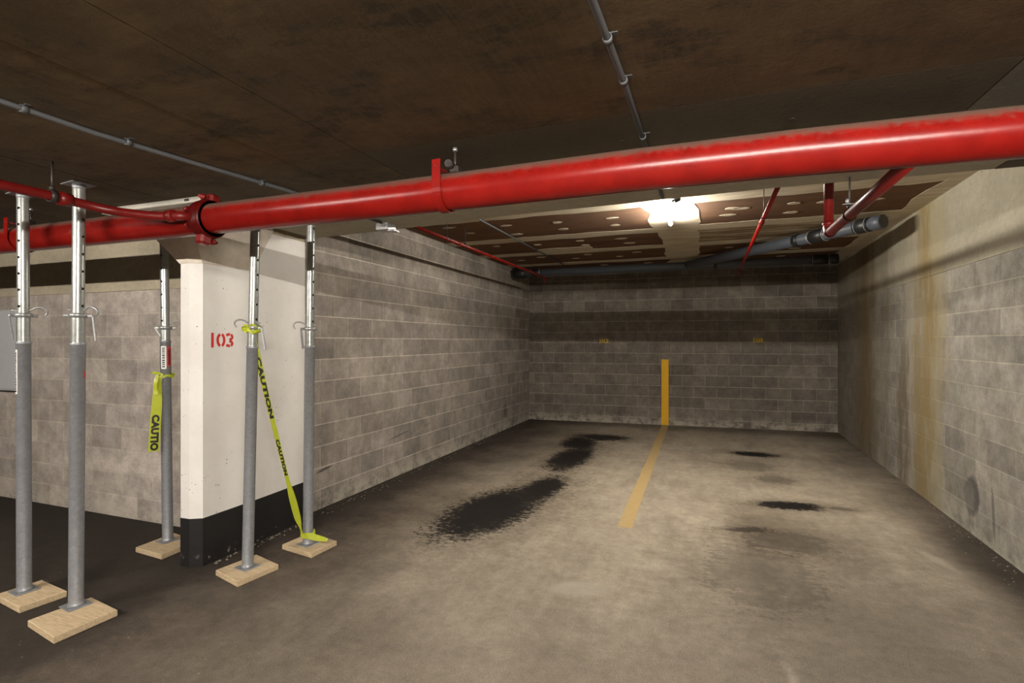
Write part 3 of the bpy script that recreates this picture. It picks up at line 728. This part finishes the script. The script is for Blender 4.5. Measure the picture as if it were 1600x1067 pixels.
# ------------------------------------------------------------------ electric cabinet on the outer wall
cb = empty('cabinet', (-6.585, 3.10, EYE - .49)); tag(cb, 'flat grey metal wall cabinet on the block wall beyond the steel posts', 'cabinet')
MB().cbox(-.42, .36, .012, .092, .01, .80, .006).build('body', M_CAB, cb)
dr = MB().cbox(-.26, .345, -.002, .011, .025, .785, .004).build('door', M_CAB, cb)
MB().cbox(-.23, -.20, -.016, -.003, .36, .44, .003).build('latch', M_STEEL, dr)


# ------------------------------------------------------------------ shoring posts
def pin_hook():
    pts = [(-.052, -.010, 0), (-.03, -.004, .001), (0, 0, 0), (.035, 0, .002), (.052, -.004, .012), (.075, -.010, .020), (.100, -.014, .018), (.118, -.014, .004), (.120, -.010, -.016), (.108, -.006, -.030)]
    sm = []
    for i in range(len(pts) - 1):
        p0_, p1_, p2_, p3_ = (Vector(pts[max(0, min(len(pts) - 1, i + k))]) for k in (-1, 0, 1, 2))
        for t in (0, .33, .66): sm.append(.5 * ((2 * p1_) + (p2_ - p0_) * t + (2 * p0_ - 5 * p1_ + 4 * p2_ - p3_) * t * t + (-p0_ + 3 * p1_ - 3 * p2_ + p3_) * t ** 3))
    sm.append(Vector(pts[-1])); return sm
PADT = .038
def post(x, y, lean, rot, hole_a, zring, zcol, handle_a, handle_tilt, label, sticker=None, sleeve_holes=False, pin_flip=1):
    z0 = PADT; H = CEIL - z0
    g = empty('shoring_post', (x, y, z0), (lean[1], math.atan2(lean[0], H), 0)); tag(g, label, 'shoring post', 'steel shoring posts around the pillar')
    c_ = Matrix.Rotation(rot, 4, 'Z')
    MB().cbox(-.060, .060, -.060, .060, 0, .006, .0015, Matrix.Rotation(math.radians(-8), 4, 'Z')).build('base_plate', M_GALV, g)
    zr = zring - z0; zk = zcol - z0
    MB().lathe([(.046, .006), (.040, .016), (.0365, .030), (.0365, zr - .012), (.040, zr - .010), (.040, zr), (.036, zr + .004)], 28).build('outer_tube', M_GALV, g)
    prof = [(.0345, zr)]; zz = zr + .004
    while zz < zk - .012: prof += [(.0345, zz), (.0330, zz + .004)]; zz += .008
    prof.append((.0345, zk - .01)); MB().lathe(prof, 24).build('threaded_sleeve', M_GALV_IN, g)
    # collar nut with two ears
    q = MB(); q.lathe([(.036, zk - .012), (.047, zk - .010), (.047, zk + .008), (.044, zk + .012), (.034, zk + .014)], 20)
    for s in (0, PI): q.cbox(.040, .070, -.012, .012, zk - .010, zk + .008, .004, Matrix.Rotation(handle_a + s, 4, 'Z'))
    nut = q.build('collar_nut', M_STEEL, g)
    hm = Matrix.Rotation(handle_a, 4, 'Z') @ Matrix.Translation((.066, 0, zk)) @ Matrix.Rotation(handle_tilt, 4, 'Y')
    MB().cbox(-.005, .007, -.009, .009, -.150, .004, .003, hm).build('nut_handle', M_STEEL, nut)
    # inner tube with real pin holes through both walls
    n = 24; r_ = .0305; zt = H - .006; zs = [zk - .02]; hz = []
    z_ = zk + .055
    while z_ < zt - .05: zs += [z_ - .007, z_ + .007]; hz.append(len(zs) - 2); z_ += .10
    zs.append(zt); vs = []; fs = []
    for z in zs:
        for k in range(n): a = 2 * PI * (k - .0) / n + hole_a - 2 * PI / n; vs.append((r_ * math.cos(a), r_ * math.sin(a), z))
    for i in range(len(zs) - 1):
        for k in range(n):
            if i in hz and k in (0, 1, n // 2, n // 2 + 1): continue
            fs.append((i * n + k, i * n + (k + 1) % n, (i + 1) * n + (k + 1) % n, (i + 1) * n + k))
    # inside wall, dark and slightly smaller
    m = MB(); m.add(vs, fs, True)
    m.build('inner_tube', M_GALV_IN, g)
    MB().lathe([(.0225, zk), (.0225, zt)], 14).build('tube_core', M_RUSTY, g, 'dark inside of the tube seen through the pin holes')
    q = MB(); q.tube([Matrix.Rotation(rot, 4, 'Z') @ Vector((p.x, p.y * pin_flip - .0, p.z + zk + .030)) for p in pin_hook()], .0055, 8); q.build('locking_pin', M_STEEL, g)
    q = MB(); q.cbox(-.075, .075, -.060, .060, H - .0065, H - .0005, .0015, Matrix.Rotation(math.radians(-8), 4, 'Z')); q.lathe([(.033, H - .030), (.033, H - .006)], 20); q.build('top_plate', M_GALV, g)
    if sticker:
        for (a0_, a1_, s0, s1, mat, nm, marks) in sticker:
            q = MB(); k = 8; rr = .0372; vs = []
            for i in range(k + 1):
                a = a0_ + (a1_ - a0_) * i / k
                for z in (s0 - z0, s1 - z0): vs += [(rr * math.cos(a), rr * math.sin(a), z)]
            q.add(vs, [(2 * i, 2 * i + 2, 2 * i + 3, 2 * i + 1) for i in range(k)], True); st = q.build(nm, mat, g)
            if marks:
                q = MB(); z = s0 - z0 + .012
                while z < s1 - z0 - .014:
                    am = (a0_ + a1_) / 2; w = (a1_ - a0_) * .25; hh = random.choice((.006, .009, .011)); vs = []
                    for i in range(4):
                        a = am - w + 2 * w * i / 3; vs += [(.0376 * math.cos(a), .0376 * math.sin(a), z), (.0376 * math.cos(a), .0376 * math.sin(a), z + hh)]
                    q.add(vs, [(2 * i, 2 * i + 2, 2 * i + 3, 2 * i + 1) for i in range(3)], True); z += hh + .005
                q.build('print', M_INK, st)
    return g
def toward(x, y, off=0): return math.atan2(-y, -x) + off     # direction of the lens seen from (x, y)
posts = {}
posts['A'] = post(-3.936, 1.995, (-.012, 0), .75, toward(-3.94, 2.0, -.75), EYE - .005, EYE + .160, toward(-3.94, 2.0, -1.35), .12,
                  'galvanised steel shoring post furthest from the pillar, with a narrow white sticker',
                  [(toward(-3.94, 2, -1.55), toward(-3.94, 2, -.85), 1.25, EYE - .05, M_LABEL, 'sticker', True)])
posts['B'] = post(-3.433, 1.987, (.028, 0), .36, toward(-3.43, 1.99, .75), EYE - .010, EYE + .150, toward(-3.43, 1.99, 1.35), -.10,
                  'galvanised steel shoring post with a curved hook, directly under the branch pipe fitting',
                  [(toward(-3.43, 1.99, .85), toward(-3.43, 1.99, 1.35), 1.36, 1.40, M_LABELR, 'sticker', False)])
posts['C'] = post(-3.892, 2.881, (-.040, 0), .55, toward(-3.89, 2.88, -.75), EYE + .005, EYE + .105, toward(-3.89, 2.88, -1.5), .48,
                  'galvanised steel shoring post near the block wall with yellow tape hanging from it',
                  [(toward(-3.89, 2.88, -.9), toward(-3.89, 2.88, .15), EYE - .21, EYE - .035, M_LABEL, 'sticker', True), (toward(-3.89, 2.88, .25), toward(-3.89, 2.88, 1.15), EYE - .19, EYE - .04, M_LABELR, 'sticker', True)])
posts['D'] = post(-2.927, 2.732, (.072, 0), 3.45, toward(-2.93, 2.73, .75), EYE - .035, EYE + .095, toward(-2.93, 2.73, .9), -.2,
                  'galvanised steel shoring post in front of the pillar with yellow tape knotted at its nut', None, pin_flip=-1)
posts['E'] = post(-2.834, 3.203, (.030, 0), 3.45, toward(-2.83, 3.2, .75), EYE - .035, EYE + .095, toward(-2.83, 3.2, -1.2), .1,
                  'galvanised steel shoring post beside the bay wall with yellow tape at its foot', None, pin_flip=-1)

def pad(corners, label):
    cx = sum(p[0] for p in corners) / 4; cy = sum(p[1] for p in corners) / 4
    m = MB(); c = .003; lo = [(p[0] - cx, p[1] - cy) for p in corners]
    def inset(pts, k): return [(p[0] * (1 - k), p[1] * (1 - k)) for p in pts]
    rings = [(inset(lo, .02), 0), (lo, c), (lo, PADT - c), (inset(lo, .02), PADT)]; vs = [(*p, z) for pts, z in rings for p in pts]
    fs = [(3, 2, 1, 0), (12, 13, 14, 15)] + [(4 * k + i, 4 * k + (i + 1) % 4, 4 * k + 4 + (i + 1) % 4, 4 * k + 4 + i) for k in range(3) for i in range(4)]
    o = m.add(vs, fs).build('wooden_pad', M_WOOD); o.location = (cx, cy, 0); tag(o, label, 'wooden block', 'pine pads under the shoring posts'); return o
pad([(-4.04, 1.905), (-3.72, 1.862), (-3.69, 2.085), (-4.01, 2.125)], 'pale pine pad under the post furthest from the pillar')
pad([(-3.50, 1.790), (-3.175, 1.735), (-3.160, 2.040), (-3.46, 2.085)], 'pale pine pad under the hooked post below the branch pipe, the lowest in the picture')
pad([(-3.99, 2.705), (-3.675, 2.676), (-3.690, 2.960), (-4.00, 3.015)], 'pale pine pad between the pillar and the block wall with the cabinet')
pad([(-3.088, 2.621), (-2.809, 2.543), (-2.765, 2.840), (-3.040, 2.915)], 'pale pine pad in front of the black pillar base')
pad([(-3.007, 3.127), (-2.685, 3.071), (-2.670, 3.330), (-2.985, 3.385)], 'pale pine pad with loose yellow tape over it beside the bay wall')

# ------------------------------------------------------------------ caution tape
def text_verts(s):
    cu = bpy.data.curves.new('txt', 'FONT'); cu.body = s; cu.size = 1; cu.resolution_u = 3; cu.offset = .065; cu.space_character = 1.06
    o = bpy.data.objects.new('txt', cu); COL.objects.link(o); bpy.context.view_layer.update()
    me = bpy.data.meshes.new_from_object(o.evaluated_get(bpy.context.evaluated_depsgraph_get()))
    v = [p.co.copy() for p in me.vertices]; f = [list(p.vertices) for p in me.polygons]
    bpy.data.objects.remove(o); bpy.data.meshes.remove(me); bpy.data.curves.remove(cu)
    x0 = min(p.x for p in v); x1 = max(p.x for p in v); y0 = min(p.y for p in v); y1 = max(p.y for p in v)
    return [((p.x - x0) / (x1 - x0), (p.y - y0) / (y1 - y0)) for p in v], f
def cr(pts, t):
    n = len(pts) - 1; u = min(max(t, 0), .99999) * n; i = int(u); u -= i
    p = [Vector(pts[max(0, min(n, i + k))]) for k in (-1, 0, 1, 2)]
    return .5 * (2 * p[1] + (p[2] - p[0]) * u + (2 * p[0] - 5 * p[1] + 4 * p[2] - p[3]) * u * u + (-p[0] + 3 * p[1] - 3 * p[2] + p[3]) * u ** 3)
class Ribbon:
    """tape through points; each point (x,y,z,width,twist)"""
    def __init__(s, pts):
        s.p = [p[:3] for p in pts]; s.w = [(p[3], p[4], 0) for p in pts]
        a = [cr(s.p, i / 200) for i in range(201)]; s.L = [0]
        for i in range(200): s.L.append(s.L[-1] + (a[i + 1] - a[i]).length)
    def at(s, t, v, lift=0):
        l = min(max(t, 0), 1) * s.L[-1]; i = 0
        while i < 199 and s.L[i + 1] < l: i += 1
        t = (i + (l - s.L[i]) / max(1e-9, s.L[i + 1] - s.L[i])) / 200
        c = cr(s.p, t); d = (cr(s.p, t + .01) - cr(s.p, t - .01)).normalized(); w = cr(s.w, t)
        view = Vector((-c.x, -c.y, EYE - c.z)).normalized(); side = d.cross(view).normalized(); nr = side.cross(d)
        side = (Matrix.Rotation(w.y, 3, d) @ side); nr = Matrix.Rotation(w.y, 3, d) @ nr
        return c + side * (v * w.x) + nr * lift
    def mesh(s, n=40, k=4):
        m = MB(); vs = [s.at(i / n, j / k - .5) for i in range(n + 1) for j in range(k + 1)]
        vs += [s.at(i / n, j / k - .5, -.0006) for i in range(n + 1) for j in range(k + 1)]; h = (n + 1) * (k + 1); fs = []
        for i in range(n):
            for j in range(k): a = i * (k + 1) + j; q = (a, a + 1, a + k + 2, a + k + 1); fs.append(q); fs.append(tuple(h + e for e in q[::-1]))
        return m.add(vs, fs, True)
    def text(s, txt, t0, t1, v0, v1):
        tv, tf = text_verts(txt); return MB().add([s.at(t0 + (t1 - t0) * x, v0 + (v1 - v0) * y, .0012) for x, y in tv], tf)
def shift(mb, o): mb.v = [(v[0] - o[0], v[1] - o[1], v[2] - o[2]) for v in mb.v]; return mb
def knot(o, cx, cy, z, r, turns=2.3, wob=.010, seed=1):
    rnd = random.Random(seed); pts = []
    n = 26
    for i in range(n + 1):
        a = 2 * PI * turns * i / n; pts.append((cx + (r + rnd.uniform(0, wob)) * math.cos(a), cy + (r + rnd.uniform(0, wob)) * math.sin(a), z + rnd.uniform(-wob, wob) * 1.2, .018, rnd.uniform(-.7, .7)))
    return shift(Ribbon(pts).mesh(90, 2), o)
# short length hanging from the post near the outer wall
o = Vector((-3.80, 2.76, EYE - .27)); t1 = empty('caution_tape', o); tag(t1, 'yellow caution tape hanging straight down from the steel post near the block wall', 'tape')
R1 = Ribbon([(-3.865, 2.815, EYE - .255, .012, 0), (-3.870, 2.795, EYE - .30, .035, .5), (-3.875, 2.79, EYE - .36, .055, .3), (-3.885, 2.79, EYE - .48, .066, .1), (-3.900, 2.79, EYE - .62, .070, 0), (-3.915, 2.79, EYE - .83, .074, -.1)])
shift(R1.mesh(), o).build('ribbon', M_TAPE, t1)
shift(R1.text('CAUTIO', .52, .99, .36, -.36), o).build('lettering', M_INK, t1, 'black capital letters CAUTIO')
knot(o, -3.905, 2.881, EYE - .262, .039, seed=3).build('knot', M_TAPE, t1)
R1b = Ribbon([(-3.86, 2.82, EYE - .25, .010, 0), (-3.90, 2.79, EYE - .235, .022, .6), (-3.935, 2.785, EYE - .245, .012, .2)]); shift(R1b.mesh(12, 2), o).build('loose_end', M_TAPE, t1)
R1c = Ribbon([(-3.872, 2.785, EYE - .25, .014, 0), (-3.868, 2.765, EYE - .33, .040, .9), (-3.852, 2.765, EYE - .40, .020, .2)]); shift(R1c.mesh(14, 2), o).build('loose_end', M_TAPE, t1)
# long slanting length between the two posts by the pillar
o = Vector((-2.88, 2.72, EYE)); t2 = empty('caution_tape.001', o); tag(t2, 'yellow caution tape slanting down in front of the pillar between two posts', 'tape')
S0 = Vector((-2.862, 2.700, EYE + .075)); S1 = Vector((-2.845, 3.158, EYE - 1.455))
pts = []
for t, w, tw, sag in ((0, .016, 0, 0), (.04, .030, .3, 0), (.10, .040, .2, -.002), (.25, .034, .1, -.01), (.45, .030, .2, -.016), (.60, .026, .2, -.016), (.70, .030, .4, -.014), (.80, .046, -.2, -.010), (.90, .042, .2, -.006), (.96, .020, .8, 0), (1, .014, .3, 0)):
    p = S0.lerp(S1, t); pts.append((p.x, p.y - .0, p.z + sag * 2, w, tw))
R2 = Ribbon(pts); shift(R2.mesh(70, 3), o).build('ribbon', M_TAPE, t2)
shift(R2.text('CAUTION', .115, .40, .42, -.42), o).build('lettering', M_INK, t2, 'black capital letters CAUTION')
shift(R2.text('CAUTION', .50, .68, .42, -.42), o).build('lettering', M_INK, t2, 'black capital letters CAUTION')
knot(o, -2.885, 2.732, EYE + .088, .046, 3.2, .020, seed=5).build('knot', M_TAPE, t2)
knot(o, -2.832, 3.203, EYE - 1.455, .040, 2.4, .014, seed=8).build('knot', M_TAPE, t2)
R3 = Ribbon([(-2.84, 3.155, EYE - 1.455, .020, 0), (-2.80, 3.150, EYE - 1.445, .036, .2), (-2.74, 3.165, EYE - 1.458, .044, .1), (-2.68, 3.185, EYE - 1.470, .036, .3), (-2.65, 3.20, EYE - 1.478, .022, 0)])
shift(R3.mesh(20, 3), o).build('loose_end', M_TAPE, t2)

# ------------------------------------------------------------------ grit and chips lying on the floor
def grit():
    m = MB(); rnd = random.Random(11)
    def bit(x, y, r):
        n = 5; a0 = rnd.uniform(0, 6); lo = [(x + r * rnd.uniform(.6, 1.2) * math.cos(a0 + 2 * PI * k / n), y + r * rnd.uniform(.6, 1.2) * math.sin(a0 + 2 * PI * k / n)) for k in range(n)]
        vs = [(p[0], p[1], 0) for p in lo] + [((p[0] * .55 + x * .45), (p[1] * .55 + y * .45), r * rnd.uniform(.4, .9)) for p in lo]
        m.add(vs, [(n, n + 1, n + 2, n + 3, n + 4)] + [(k, (k + 1) % n, n + (k + 1) % n, n + k) for k in range(n)])
    for _ in range(200):
        y = rnd.uniform(4.0, 9.8); bit(1.985 + (y - 2.95) * .018 - abs(rnd.gauss(0, .08)) - .025, y, rnd.uniform(.003, .007))
    for _ in range(160):
        y = rnd.uniform(3.8, 9.8); bit(-3.345 + abs(rnd.gauss(0, .06)), y, rnd.uniform(.003, .009))
    for _ in range(60): t = rnd.random(); bit(-3.28 + abs(rnd.gauss(0, .03)), 2.70 + 1.0 * t, rnd.uniform(.004, .012))
    for _ in range(120): bit(rnd.uniform(-4.5, 1.9), rnd.uniform(1.2, 9.5), rnd.uniform(.002, .006))
    for _ in range(70): bit(rnd.uniform(-3.6, 2.0), 9.98 + rnd.uniform(-.05, .1), rnd.uniform(.004, .012))
    return m
g = grit().build('floor_grit', plain('pale_grit', (.20, .17, .13), .9, var=.2)); tag(g, 'pale chips and grit scattered on the floor along the walls', 'grit', kind='stuff')
